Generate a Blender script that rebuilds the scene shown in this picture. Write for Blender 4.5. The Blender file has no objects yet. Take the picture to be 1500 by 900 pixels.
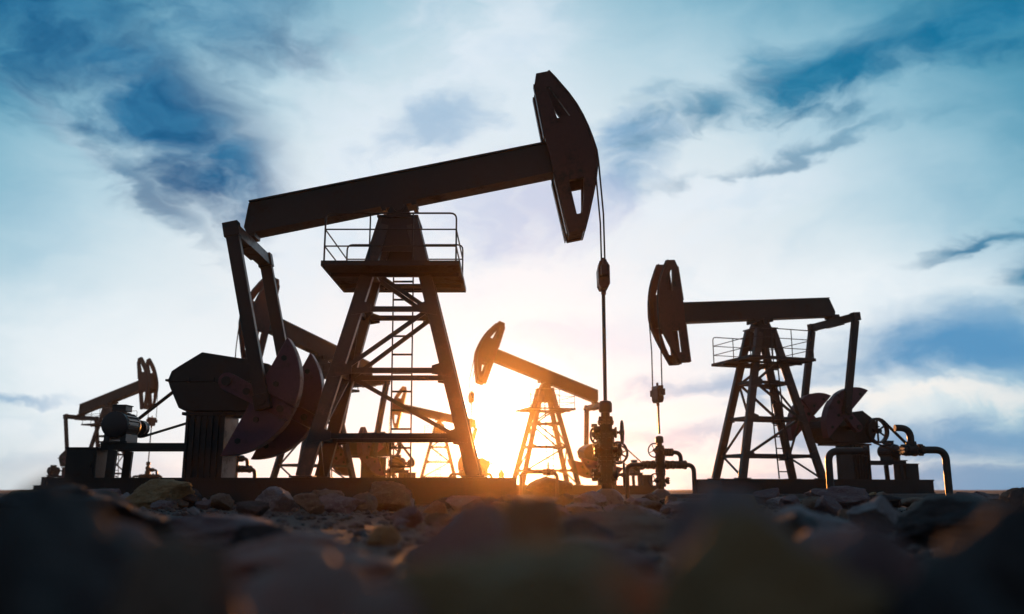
import bpy, bmesh, math, random
from mathutils import Vector, Matrix, noise
from mathutils.geometry import tessellate_polygon

rad = math.radians
SC = bpy.context.scene
COL = SC.collection

# ------------------------------------------------------------------ camera
cam_d = bpy.data.cameras.new("camera")
cam = bpy.data.objects.new("camera", cam_d)
COL.objects.link(cam)
cam_d.sensor_width = 36.0
cam_d.lens = 36.0 * 1300 / 1500
cam.location = (0, 0, 0.31)
cam.rotation_euler = (rad(90) + math.atan(267 / 1300), 0, 0)
cam_d.clip_start = 0.05
cam_d.clip_end = 5000
cam_d.dof.use_dof = True
cam_d.dof.focus_distance = 19.5
cam_d.dof.aperture_fstop = 0.78
SC.camera = cam

# ------------------------------------------------------------------ colour management / sampling
SC.view_settings.view_transform = 'Standard'
SC.view_settings.look = 'None'
SC.view_settings.exposure = 0.0
SC.view_settings.gamma = 1.0
SC.cycles.use_denoising = True
SC.cycles.max_bounces = 6
SC.cycles.diffuse_bounces = 3
SC.cycles.glossy_bounces = 3
SC.cycles.volume_bounces = 0
SC.cycles.sample_clamp_indirect = 4.0

# ------------------------------------------------------------------ sun and sky
SUN_AZ, SUN_EL = -0.7, 3.3          # degrees, azimuth from +Y towards +X
sdir = Vector((math.sin(rad(SUN_AZ)) * math.cos(rad(SUN_EL)),
               math.cos(rad(SUN_AZ)) * math.cos(rad(SUN_EL)), math.sin(rad(SUN_EL))))
sun_d = bpy.data.lights.new("sun", 'SUN')
sun_d.energy = 5.0
sun_d.angle = rad(0.5)
sun_d.color = (1.0, 0.36, 0.07)
sun = bpy.data.objects.new("sun", sun_d)
COL.objects.link(sun)
sun.rotation_euler = sdir.to_track_quat('Z', 'Y').to_euler()
sun.location = (0, 60, 30)

world = bpy.data.worlds.new("World")
SC.world = world
world.use_nodes = True
NT = world.node_tree
NT.nodes.clear()


class N:
    """small wrapper: arithmetic on shader sockets"""
    def __init__(s, nt, sock): s.nt, s.k = nt, sock
    def op(s, o, b=None, c=None):
        n = s.nt.nodes.new('ShaderNodeMath'); n.operation = o
        for i, v in enumerate((s, b, c)):
            if v is None: continue
            if isinstance(v, N): s.nt.links.new(v.k, n.inputs[i])
            else: n.inputs[i].default_value = v
        return N(s.nt, n.outputs[0])
    def __add__(s, b): return s.op('ADD', b)
    def __sub__(s, b): return s.op('SUBTRACT', b)
    def __mul__(s, b): return s.op('MULTIPLY', b)
    def __truediv__(s, b): return s.op('DIVIDE', b)
    def clamp(s):
        r = s.op('MAXIMUM', 0.0); return r.op('MINIMUM', 1.0)
    def smooth(s, a, b):
        n = s.nt.nodes.new('ShaderNodeMapRange'); n.interpolation_type = 'SMOOTHSTEP'
        s.nt.links.new(s.k, n.inputs[0])
        n.inputs[1].default_value = a; n.inputs[2].default_value = b
        n.inputs[3].default_value = 0; n.inputs[4].default_value = 1
        return N(s.nt, n.outputs[0])


def mixc(nt, fac, a, b, mode='MIX'):
    n = nt.nodes.new('ShaderNodeMix'); n.data_type = 'RGBA'; n.blend_type = mode
    n.clamp_factor = True
    for sock, v in ((n.inputs[0], fac), (n.inputs[6], a), (n.inputs[7], b)):
        if isinstance(v, N): nt.links.new(v.k, sock)
        elif isinstance(v, (int, float)): sock.default_value = v
        else: sock.default_value = (*v, 1)
    return N(nt, n.outputs[2])


def comb(nt, x, y, z):
    n = nt.nodes.new('ShaderNodeCombineXYZ')
    for i, v in enumerate((x, y, z)):
        if isinstance(v, N): nt.links.new(v.k, n.inputs[i])
        else: n.inputs[i].default_value = v
    return N(nt, n.outputs[0])


def fbm(nt, vec, scale, detail=6, rough=0.55, dist=0.0):
    n = nt.nodes.new('ShaderNodeTexNoise')
    nt.links.new(vec.k, n.inputs['Vector'])
    n.inputs['Scale'].default_value = scale
    n.inputs['Detail'].default_value = detail
    n.inputs['Roughness'].default_value = rough
    n.inputs['Distortion'].default_value = dist
    return N(nt, n.outputs['Fac'])


def build_sky():
    nt = NT
    tc = nt.nodes.new('ShaderNodeTexCoord')
    nrm = nt.nodes.new('ShaderNodeVectorMath'); nrm.operation = 'NORMALIZE'
    nt.links.new(tc.outputs['Generated'], nrm.inputs[0])
    sep = nt.nodes.new('ShaderNodeSeparateXYZ')
    nt.links.new(nrm.outputs[0], sep.inputs[0])
    X, Y, Z = (N(nt, sep.outputs[i]) for i in range(3))
    A = X.op('ARCTAN2', Y) * 57.29578                     # azimuth in degrees
    E = Z.op('ARCSINE') * 57.29578                        # elevation in degrees
    E = E.op('ABSOLUTE')
    dt = nt.nodes.new('ShaderNodeVectorMath'); dt.operation = 'DOT_PRODUCT'
    nt.links.new(nrm.outputs[0], dt.inputs[0]); dt.inputs[1].default_value = sdir
    r = N(nt, dt.outputs['Value']).op('MINIMUM', 1.0).op('ARCCOSINE') * 57.29578
    dA, dE = A - SUN_AZ, E - SUN_EL

    # noises on the angular grid of the sky
    w1 = fbm(nt, comb(nt, A * 0.05, E * 0.10, 1.7), 1.6, 5, 0.55)
    w2 = fbm(nt, comb(nt, A * 0.05, E * 0.10, 7.3), 1.6, 5, 0.55)
    Aw = A + (w1 - 0.5) * 12.0
    Ew = E + (w2 - 0.5) * 7.0
    na = fbm(nt, comb(nt, Aw * 0.10, Ew * 0.24, 0.0), 1.2, 9, 0.54)
    nb = fbm(nt, comb(nt, Aw * 0.22, Ew * 0.36, 4.0), 1.3, 9, 0.54, 0.2)
    n1 = na * 0.7 + nb * 0.3
    n2 = fbm(nt, comb(nt, Aw * 0.16, Ew * 0.21, 8.0), 1.0, 9, 0.55, 0.2)
    Ag = A + (w1 - 0.5) * 6.0 + (na - 0.5) * 6.0
    Eg = E + (w2 - 0.5) * 3.0 + (nb - 0.5) * 3.5

    # clear/veiled sky: bright round the sun, teal then deep blue away from it
    q = ((dA * 0.82).op('POWER', 2.0) + (dE * 1.0).op('POWER', 2.0)).op('SQRT')
    q = q + (n1 - 0.5) * 6.0
    rp = nt.nodes.new('ShaderNodeValToRGB')
    stops = [(0, (0.97, 0.98, 1.0)), (12, (0.93, 0.96, 1.0)), (17, (0.86, 0.93, 0.98)), (21, (0.74, 0.87, 0.94)), (25, (0.52, 0.73, 0.84)),
             (29, (0.30, 0.56, 0.70)), (32, (0.12, 0.38, 0.54)), (35, (0.035, 0.25, 0.40)), (42, (0.025, 0.17, 0.29)), (70, (0.06, 0.13, 0.20)), (100, (0.08, 0.12, 0.165))]
    el = rp.color_ramp.elements
    while len(el) < len(stops): el.new(0.5)
    for e_, (p, c) in zip(el, stops): e_.position = p / 100; e_.color = (*c, 1)
    nt.links.new((q / 100.0).k, rp.inputs[0])
    colr = N(nt, rp.outputs[0])

    sky = nt.nodes.new('ShaderNodeTexSky'); sky.sky_type = 'NISHITA'; sky.sun_disc = False
    sky.sun_elevation = rad(SUN_EL); sky.sun_rotation = rad(SUN_AZ)
    sky.air_density = 1.2; sky.dust_density = 0.6; sky.ozone_density = 3.0
    nish = mixc(nt, 1.0, N(nt, sky.outputs[0]), (0.1, 0.1, 0.1), 'MULTIPLY')
    colr = mixc(nt, 0.12, colr, nish)

    def blob(a, e, sa, se, rot, k=1.0, amp=2.6, ns=n1, soft=0.95):
        ca, sn = math.cos(rad(rot)), math.sin(rad(rot))
        u = ((Ag - a) * ca + (Eg - e) * sn) / sa
        v = ((Eg - e) * ca - (Ag - a) * sn) / se
        d = (u * u + v * v).op('SQRT')
        m = (d * -1.0) + 1.0 + (ns - 0.5) * amp
        return m.smooth(-0.30, soft) * k

    def union(ms):
        o = ms[0]
        for m in ms[1:]: o = o.op('MAXIMUM', m)
        return o

    # thin white veils
    white = union([blob(-1.0, 28.5, 8, 7, 0, 0.80), blob(-7, 21.5, 10, 6.5, 10, 0.70, 2.8, n2), blob(-27.5, 20.0, 5.0, 0.8, -40, 0.20),
                   blob(13, 18.0, 10, 2.6, 8, 0.6), blob(-15.0, 16.5, 5, 4, -50, 0.6), ])
    colr = mixc(nt, white, colr, (0.78, 0.86, 0.94))
    low = union([blob(-24, 6.5, 15, 6.5, 0, 0.9, 1.5), blob(20, 11.5, 13, 3.2, 0, 0.85, 1.5)])
    colr = mixc(nt, low, colr, (0.87, 0.925, 0.96))
    # mottling everywhere
    mott = (n2 - 0.47).smooth(0.0, 0.22) * 0.16
    colr = mixc(nt, mott, colr, (0.42, 0.66, 0.82), 'MULTIPLY')
    # blue-grey cloud banks low on the right, and pale lavender clouds behind the pump
    pale = union([blob(27.5, 8.0, 11, 2.5, 0, 1.0, 1.5), blob(13, 6.4, 9, 1.0, 2, 0.60, 2.0), blob(26, 2.9, 14, 1.4, 0, 0.85, 1.4),
                  blob(28, 0.6, 17, 1.3, 0, 0.85, 1.0), blob(7.6, 21.3, 3.6, 2.6, 25, 0.70, 3.0, n2), blob(-5.5, 22.8, 5.0, 1.8, 15, 0.50, 3.0, n2),
                  blob(-31, 4.9, 5, 0.5, 0, 0.6, 1.5), blob(11, 3.2, 8, 0.9, 0, 0.45, 1.5), blob(-26, 1.2, 9, 0.8, 0, 0.22, 1.5)])
    colr = mixc(nt, pale, colr, (0.09, 0.30, 0.54))
    lav = union([blob(1.5, 18.0, 7, 3.4, -12, 0.55, 3.0, n2), blob(4, 9.5, 7, 1.6, 0, 0.25, 2.0)])
    colr = mixc(nt, lav, colr, (0.42, 0.48, 0.72))
    # darker blue cloud masses
    dark = union([blob(-32, 27.0, 14, 6.0, -14, 0.92, 2.2), blob(-21, 28.8, 9, 4.6, -10, 0.80, 2.4), blob(-23.0, 22.3, 8.5, 5.2, -42, 1.0, 2.4), blob(-18.8, 19.2, 4.8, 4.0, -40, 1.0, 2.2),
                  blob(-23.0, 17.4, 6.0, 1.1, -38, 0.7, 2.4)])
    inner = ((nb * 0.6 + n2 * 0.4) - 0.5).smooth(-0.16, 0.14)
    colr = mixc(nt, dark, colr, mixc(nt, inner, (0.035, 0.20, 0.38), (0.004, 0.095, 0.24)))
    teal = union([blob(20.0, 24.9, 11.0, 2.3, 6, 1.0, 2.8, n1), blob(31.0, 25.8, 8.5, 2.0, 4, 1.0, 2.6, n1), blob(12.3, 23.4, 5.4, 1.7, 14, 0.90, 3.0, n1),
                  blob(18.5, 20.6, 8.0, 0.65, 8, 0.60, 2.6, n1), blob(28.8, 13.6, 4.4, 0.70, 9, 0.85, 1.8), blob(31.8, 11.2, 2.3, 1.7, 30, 0.95, 1.8)])
    colr = mixc(nt, teal, colr, mixc(nt, inner, (0.05, 0.27, 0.44), (0.004, 0.16, 0.32)))
    # bright cream rims of the low banks
    cream = union([blob(24, 5.3, 10, 0.75, 0, 0.9, 1.8), blob(13, 1.1, 8, 0.5, 0, 0.7, 1.6), blob(9, 4.7, 9, 0.5, 0, 0.6, 1.6)])
    colr = mixc(nt, cream, colr, (0.93, 0.91, 0.87))
    # the bright sky round the sun
    g1 = ((r / 2.7).op('POWER', 2.0) * -1.0).op('EXPONENT')
    g2 = ((r / 6.0) * -1.0).op('EXPONENT')
    glow = mixc(nt, 1.0, mixc(nt, 1.0, (1.0, 0.95, 0.86), comb(nt, g1 * 4.5, g1 * 4.5, g1 * 4.5), 'MULTIPLY'),
                mixc(nt, 1.0, (1.0, 0.95, 0.87), comb(nt, g2 * 0.2, g2 * 0.2, g2 * 0.2), 'MULTIPLY'), 'ADD')
    colr = mixc(nt, 1.0, colr, glow, 'ADD')
    colr = mixc(nt, 1.0, colr, (10.0, 10.0, 10.0), 'MULTIPLY')
    bg = nt.nodes.new('ShaderNodeBackground')
    nt.links.new(colr.k, bg.inputs[0]); bg.inputs[1].default_value = 0.1
    out = nt.nodes.new('ShaderNodeOutputWorld')
    nt.links.new(bg.outputs[0], out.inputs[0])


build_sky()
world.cycles.sampling_method = 'MANUAL'
world.cycles.sample_map_resolution = 512


# ------------------------------------------------------------------ materials
def material(name, base, rough=0.5, metal=0.0, second=None, scale=3.0, lo=0.5, hi=0.68, bump=0.15, bscale=30.0, spec=0.5):
    m = bpy.data.materials.new(name); m.use_nodes = True
    nt = m.node_tree; b = nt.nodes['Principled BSDF']
    tc = nt.nodes.new('ShaderNodeTexCoord'); v = N(nt, tc.outputs['Object'])
    n = fbm(nt, v, scale, 8, 0.65)
    n2 = fbm(nt, v, scale * 7.3, 6, 0.6)
    if second:
        f = (n * 0.75 + n2 * 0.25).smooth(lo, hi)
        c = mixc(nt, f, base, second)
        c = mixc(nt, (n2 - 0.2).clamp() * 0.6, c, (0.45, 0.45, 0.47), 'MULTIPLY')
        nt.links.new(c.k, b.inputs['Base Color'])
        nt.links.new((f * 0.3 + rough + (n2 - 0.5) * 0.25).clamp().k, b.inputs['Roughness'])
        nt.links.new(((f * -1.0 + 1.0) * metal).k, b.inputs['Metallic'])
    else:
        b.inputs['Base Color'].default_value = (*base, 1)
        nt.links.new(((n2 - 0.5) * 0.2 + rough).clamp().k, b.inputs['Roughness'])
        b.inputs['Metallic'].default_value = metal
    b.inputs['Specular IOR Level'].default_value = spec
    if bump:
        bp = nt.nodes.new('ShaderNodeBump'); bp.inputs['Strength'].default_value = bump; bp.inputs['Distance'].default_value = 0.02
        nt.links.new(fbm(nt, v, bscale, 6, 0.65).k, bp.inputs['Height'])
        nt.links.new(bp.outputs[0], b.inputs['Normal'])
    return m


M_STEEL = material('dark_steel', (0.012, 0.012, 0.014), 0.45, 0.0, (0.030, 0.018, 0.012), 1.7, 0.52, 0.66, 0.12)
M_WORN = material('worn_steel', (0.075, 0.07, 0.07), 0.36, 0.75, (0.10, 0.075, 0.065), 2.6, 0.52, 0.63, 0.18)
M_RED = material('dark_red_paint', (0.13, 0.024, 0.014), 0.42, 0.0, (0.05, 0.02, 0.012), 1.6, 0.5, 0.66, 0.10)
M_PURP = material('maroon_paint', (0.16, 0.052, 0.075), 0.45, 0.0, (0.12, 0.05, 0.05), 2.2, 0.5, 0.64, 0.12)
M_CAB = material('cable_steel', (0.05, 0.045, 0.045), 0.40, 0.4, None, bump=0)
M_BLACK = material('black_rubber', (0.015, 0.015, 0.016), 0.6, 0.0, None, bump=0)
M_MOTOR = material('motor_paint', (0.03, 0.032, 0.04), 0.33, 0.2, (0.05, 0.035, 0.025), 4.0, 0.55, 0.7, 0.08)
M_PIPE = material('pipe_paint', (0.07, 0.06, 0.055), 0.36, 0.3, (0.09, 0.04, 0.022), 5.0, 0.5, 0.65, 0.10)
M_CONC = material('concrete', (0.22, 0.20, 0.19), 0.75, 0.0, (0.13, 0.11, 0.10), 1.2, 0.45, 0.65, 0.3, 18)
M_DOME = material('painted_dome', (0.20, 0.15, 0.14), 0.35, 0.0, (0.10, 0.06, 0.05), 5, 0.5, 0.65, 0.12)


def rock_material(name, c1, c2, c3, bump=0.6):
    m = bpy.data.materials.new(name); m.use_nodes = True
    nt = m.node_tree; b = nt.nodes['Principled BSDF']
    tc = nt.nodes.new('ShaderNodeTexCoord'); v = N(nt, tc.outputs['Object'])
    n = fbm(nt, v, 1.3, 8, 0.62, 0.6); n2 = fbm(nt, v, 7.0, 9, 0.68); n3 = fbm(nt, v, 26.0, 6, 0.7)
    c = mixc(nt, n.smooth(0.38, 0.62), c1, c2)
    c = mixc(nt, n2.smooth(0.5, 0.68), c, c3)
    c = mixc(nt, n3.smooth(0.4, 0.7) * 0.5, c, (0.4, 0.38, 0.38), 'MULTIPLY')
    nt.links.new(c.k, b.inputs['Base Color'])
    b.inputs['Roughness'].default_value = 0.78
    bp = nt.nodes.new('ShaderNodeBump'); bp.inputs['Strength'].default_value = bump; bp.inputs['Distance'].default_value = 0.06
    nt.links.new((n2 * 0.7 + n3 * 0.3).k, bp.inputs['Height'])
    nt.links.new(bp.outputs[0], b.inputs['Normal'])
    return m


R_PURP = rock_material('purple_stone', (0.23, 0.125, 0.125), (0.28, 0.17, 0.165), (0.33, 0.24, 0.23))
R_BROWN = rock_material('brown_stone', (0.21, 0.105, 0.065), (0.26, 0.145, 0.095), (0.31, 0.20, 0.14))
R_OLIVE = rock_material('tan_flare_stone', (0.38, 0.20, 0.08), (0.43, 0.24, 0.11), (0.45, 0.29, 0.16))  # tan stone, raised paler: flare on the centre rocks is put into the colour
R_DARK = rock_material('dark_stone', (0.045, 0.030, 0.030), (0.06, 0.045, 0.042), (0.10, 0.075, 0.07))
R_PALE = rock_material('pale_stone', (0.30, 0.235, 0.235), (0.36, 0.29, 0.285), (0.42, 0.36, 0.36))
R_PINK_FLARE = rock_material('pink_flare_stone', (0.44, 0.20, 0.16), (0.45, 0.25, 0.20), (0.46, 0.32, 0.27))  # pink raised to stand for flare light on the centre boulder

# ------------------------------------------------------------------ mesh helpers


class MB:
    def __init__(s): s.v, s.f = [], []
    def add(s, vs, fs):
        o = len(s.v); s.v += [tuple(p) for p in vs]; s.f += [tuple(i + o for i in f) for f in fs]; return s
    def box(s, x0, x1, y0, y1, z0, z1):
        vs = [(x, y, z) for x in (x0, x1) for y in (y0, y1) for z in (z0, z1)]
        return s.add(vs, [(0, 1, 3, 2), (4, 6, 7, 5), (0, 4, 5, 1), (2, 3, 7, 6), (0, 2, 6, 4), (1, 5, 7, 3)])
    def bar(s, p, q, w, h, up=(0, 0, 1)):
        p, q = Vector(p), Vector(q); d = (q - p).normalized(); up = Vector(up)
        a = d.cross(up)
        if a.length < 1e-4: a = d.cross(Vector((1, 0, 0)))
        a.normalize(); b = a.cross(d).normalized()
        vs = []
        for e in (p, q):
            for i, j in ((-1, -1), (1, -1), (1, 1), (-1, 1)): vs.append(e + a * (i * w / 2) + b * (j * h / 2))
        return s.add(vs, [(0, 3, 2, 1), (4, 5, 6, 7), (0, 1, 5, 4), (1, 2, 6, 5), (2, 3, 7, 6), (3, 0, 4, 7)])
    def ibeam(s, p, q, w, h, t=0.05, up=(0, 0, 1)):
        p, q = Vector(p), Vector(q); d = (q - p).normalized(); up = Vector(up); a = d.cross(up).normalized(); b = a.cross(d)
        s.bar(p + b * (h / 2 - t / 2), q + b * (h / 2 - t / 2), w, t, up)
        s.bar(p - b * (h / 2 - t / 2), q - b * (h / 2 - t / 2), w, t, up)
        return s.bar(p, q, t * 1.2, h - 2 * t, up)
    def path(s, pts, r, n=8, caps=True):
        pts = [Vector(p) for p in pts]; rings = []; a = None
        rs = r if isinstance(r, (list, tuple)) else [r] * len(pts)
        for i, p in enumerate(pts):
            d = (pts[min(i + 1, len(pts) - 1)] - pts[max(i - 1, 0)]).normalized()
            if a is None:
                a = d.cross(Vector((0, 0, 1)))
                if a.length < 1e-3: a = d.cross(Vector((1, 0, 0)))
            else: a = a - d * a.dot(d)
            a.normalize(); b = d.cross(a)
            rings.append([p + a * (rs[i] * math.cos(2 * math.pi * k / n)) + b * (rs[i] * math.sin(2 * math.pi * k / n)) for k in range(n)])
        vs = [v for g in rings for v in g]; fs = []
        for i in range(len(pts) - 1):
            for k in range(n):
                k2 = (k + 1) % n; fs.append((i * n + k, i * n + k2, (i + 1) * n + k2, (i + 1) * n + k))
        if caps: fs += [tuple(range(n - 1, -1, -1)), tuple((len(pts) - 1) * n + k for k in range(n))]
        return s.add(vs, fs)
    def tube(s, p, q, r, n=8, r2=None): return s.path([p, q], [r, r if r2 is None else r2], n)
    def lathe(s, prof, o, ax, n=20, caps=True):
        """prof: (distance along axis, radius)"""
        o, ax = Vector(o), Vector(ax).normalized()
        a = ax.cross(Vector((0, 0, 1)))
        if a.length < 1e-3: a = ax.cross(Vector((1, 0, 0)))
        a.normalize(); b = ax.cross(a); vs = []; fs = []
        for (t, r) in prof:
            r = max(r, 1e-4)
            for k in range(n):
                w = 2 * math.pi * k / n; vs.append(o + ax * t + a * (r * math.cos(w)) + b * (r * math.sin(w)))
        for i in range(len(prof) - 1):
            for k in range(n):
                k2 = (k + 1) % n; fs.append((i * n + k, i * n + k2, (i + 1) * n + k2, (i + 1) * n + k))
        if caps: fs += [tuple(range(n - 1, -1, -1)), tuple((len(prof) - 1) * n + k for k in range(n))]
        return s.add(vs, fs)
    def ring(s, c, ax, R, r, n=28, m=8):
        c, ax = Vector(c), Vector(ax).normalized()
        a = ax.cross(Vector((0, 0, 1)))
        if a.length < 1e-3: a = ax.cross(Vector((1, 0, 0)))
        a.normalize(); b = ax.cross(a); vs, fs = [], []
        for i in range(n):
            w = 2 * math.pi * i / n; d = a * math.cos(w) + b * math.sin(w)
            for k in range(m):
                u = 2 * math.pi * k / m; vs.append(c + d * (R + r * math.cos(u)) + ax * (r * math.sin(u)))
        for i in range(n):
            for k in range(m):
                fs.append((i * m + k, ((i + 1) % n) * m + k, ((i + 1) % n) * m + (k + 1) % m, i * m + (k + 1) % m))
        return s.add(vs, fs)
    def prism(s, poly, y0, y1, holes=()):
        """poly in the XZ plane, extruded along Y"""
        loops = [list(poly)] + [list(h) for h in holes]
        flat = [p for l in loops for p in l]; n = len(flat)
        tris = tessellate_polygon([[Vector((p[0], p[1], 0)) for p in l] for l in loops])
        vs = [(p[0], y0, p[1]) for p in flat] + [(p[0], y1, p[1]) for p in flat]
        fs = [tuple(t) for t in tris] + [tuple(i + n for i in reversed(t)) for t in tris]
        o = 0
        for l in loops:
            m = len(l)
            for i in range(m): fs.append((o + i, o + (i + 1) % m, n + o + (i + 1) % m, n + o + i))
            o += m
        return s.add(vs, fs)
    def mesh(s, name, mat, smooth=False):
        me = bpy.data.meshes.new(name); me.from_pydata(s.v, [], s.f)
        bm = bmesh.new(); bm.from_mesh(me); bmesh.ops.recalc_face_normals(bm, faces=bm.faces); bm.to_mesh(me); bm.free()
        me.materials.append(mat)
        if smooth:
            me.shade_smooth()
            try: me.set_sharp_from_angle(angle=rad(40))
            except Exception: pass
        return me


def elbow(pts, r=0.25, n=6):
    """round the inner corners of a polyline"""
    P = [Vector(p) for p in pts]; out = [P[0]]
    for i in range(1, len(P) - 1):
        a = (P[i - 1] - P[i]).normalized(); b = (P[i + 1] - P[i]).normalized()
        p0, p1 = P[i] + a * r, P[i] + b * r
        for k in range(n + 1):
            t = k / n; out.append(p0 * (1 - t) ** 2 + P[i] * (2 * t * (1 - t)) + p1 * t ** 2)
    out.append(P[-1]); return out


def link(name, me, parent=None, loc=(0, 0, 0), rot=(0, 0, 0), bevel=0.0):
    o = bpy.data.objects.new(name, me); COL.objects.link(o)
    o.location = loc; o.rotation_euler = rot
    if parent: o.parent = parent
    if bevel and me:
        b = o.modifiers.new('bevel', 'BEVEL'); b.width = bevel; b.segments = 2; b.limit_method = 'ANGLE'; b.angle_limit = rad(35)
    return o


def tag(o, label, cat, group=None, kind=None):
    if label: o['label'] = label
    if cat: o['category'] = cat
    if group: o['group'] = group
    if kind: o['kind'] = kind
    return o


CACHE = {}


def cached(key, fn):
    if key not in CACHE: CACHE[key] = fn()
    return CACHE[key]


# ------------------------------------------------------------------ ground
def gheight(x, y):
    d = math.hypot(x, y)
    h = 0.05 * noise.noise(Vector((x * 0.35, y * 0.35, 0.3))) + 0.05 * noise.noise(Vector((x * 0.11, y * 0.11, 5.1)))
    h += 0.025 * noise.noise(Vector((x * 1.3, y * 1.3, 2.0)))
    k = min(1.0, max(0.0, (y - 13) / 4.0))
    h *= (1 - 0.65 * k)
    if y < 13: h += 0.03 * noise.noise(Vector((x * 3.1, y * 3.1, 9.0)))
    near = max(0.0, 1 - d / 2.0)
    return h - 0.02 - 0.10 * near


def make_ground():
    n = 240; R = 420.0; k = 5.2; sh = math.sinh(k)
    cs = [R * math.sinh(k * (2 * i / n - 1)) / sh for i in range(n + 1)]
    vs = []; fs = []
    for j in range(n + 1):
        for i in range(n + 1):
            x = cs[i]; y = cs[j] + 9.0
            vs.append((x, y, gheight(x, y)))
    for j in range(n):
        for i in range(n):
            a = j * (n + 1) + i; fs.append((a, a + 1, a + n + 2, a + n + 1))
    m = MB().add(vs, fs)
    mat = rock_material('rubble_soil', (0.085, 0.055, 0.045), (0.12, 0.08, 0.065), (0.17, 0.12, 0.10), 0.9)
    o = link('ground', m.mesh('ground', mat, True)); o['kind'] = 'structure'


make_ground()

# ------------------------------------------------------------------ pumpjack (local frame: +X to the horse head, Z up, origin on the ground under the mast)
PIV = Vector((0, 0, 6.72)); HUB = (-3.44, 2.56); RC = 0.91; LP = 3.81
EQ = (-3.6, -0.12)
ARC = [(4.08, 2.55), (4.18, 2.38), (4.29, 2.16), (4.42, 1.90), (4.53, 1.62), (4.61, 1.33), (4.67, 1.03), (4.71, 0.72), (4.735, 0.40), (4.71, 0.12),
       (4.65, -0.12), (4.55, -0.40), (4.43, -0.68), (4.32, -0.92), (4.22, -1.14), (4.06, -1.46)]
HEAD = [(3.70, 2.28), (3.80, 2.55)] + ARC + [(3.70, -1.46), (3.68, 0.0), (3.66, 0.9)]
HOLE_UP = [(3.95, 2.16), (4.03, 2.16), (4.36, 1.34), (4.05, 1.34)]
HOLE_LO = [(3.98, -0.22), (4.33, -0.22), (4.22, -0.72), (4.10, -1.05), (3.98, -1.05)]


def m_leg(sx, sy):
    m = MB(); p = (1.80 * sx, 0.92 * sy, 0.57); q = (0.30 * sx, 0.36 * sy, 6.42)
    up = (sy * 0.0, sy, 0.0)
    m.bar(p, q, 0.29, 0.19, up)
    m.bar((p[0], p[1], 0.553), (p[0], p[1], 0.59), 0.5, 0.42, (0, 1, 0))
    return m.mesh('mast_leg', M_WORN)


def legx(z): return 1.80 - 1.50 * (z - 0.57) / 5.85
def legy(z): return 0.92 - 0.56 * (z - 0.57) / 5.85


def cut_rail(y, x0, x1, z):
    m = MB(); ztop = z + 1.12
    m.path(elbow([(x0, y, z + 0.02), (x0, y, ztop), (x1, y, ztop), (x1, y, z + 0.02)], 0.14, 4), 0.021, 6)
    for h in (0.37, 0.75): m.tube((x0, y, z + h), (x1, y, z + h), 0.017, 6)
    return m.mesh('guard_rail', M_STEEL, True)


def side_rail(x, z, y0, y1):
    m = MB()
    for h in (0.37, 0.75): m.tube((x, y0, z + h), (x, y1, z + h), 0.017, 6)
    return m.mesh('guard_rail', M_STEEL, True)


def m_motor():
    m = MB()
    m.lathe([(0, 0.04), (0.0, 0.24), (0.03, 0.285), (0.10, 0.295), (0.10, 0.27), (0.72, 0.27), (0.72, 0.285), (0.80, 0.28), (0.86, 0.2), (0.86, 0.05), (1.32, 0.05)], (0, 0, 0), (0, 1, 0), 28)
    m.box(-0.24, -0.12, 0.12, 0.74, -0.40, -0.2); m.box(0.12, 0.24, 0.12, 0.74, -0.40, -0.2)
    return m.mesh('motor', M_MOTOR, True)


def m_pulley(R, w, spokes):
    m = MB()
    m.lathe([(-w / 2, R * 0.86), (-w / 2, R), (-w / 6, R * 0.95), (w / 6, R * 0.95), (w / 2, R), (w / 2, R * 0.86), (-w / 2, R * 0.86)], (0, 0, 0), (0, 1, 0), 32, False)
    m.lathe([(-w * 0.7, R * 0.05), (-w * 0.7, R * 0.2), (w * 0.7, R * 0.2), (w * 0.7, R * 0.05)], (0, 0, 0), (0, 1, 0), 16)
    if not spokes: m.lathe([(-w * 0.3, 0.01), (-w * 0.3, R * 0.9), (w * 0.3, R * 0.9), (w * 0.3, 0.01)], (0, 0, 0), (0, 1, 0), 24)
    return m.mesh('pulley', M_STEEL, True)


def m_weight(sgn):
    R, ch, gap = 1.57, 0.69, 0.17
    a1 = math.acos(ch / R); a0 = math.asin(gap / R)
    pts = [(ch, gap)]
    for i in range(15):
        a = a0 + (a1 - a0) * i / 14; pts.append((R * math.cos(a), R * math.sin(a)))
    pts = [(x, z * sgn) for x, z in pts]
    return MB().prism(pts, -0.17, 0.17).mesh('counterweight', M_PURP)


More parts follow.
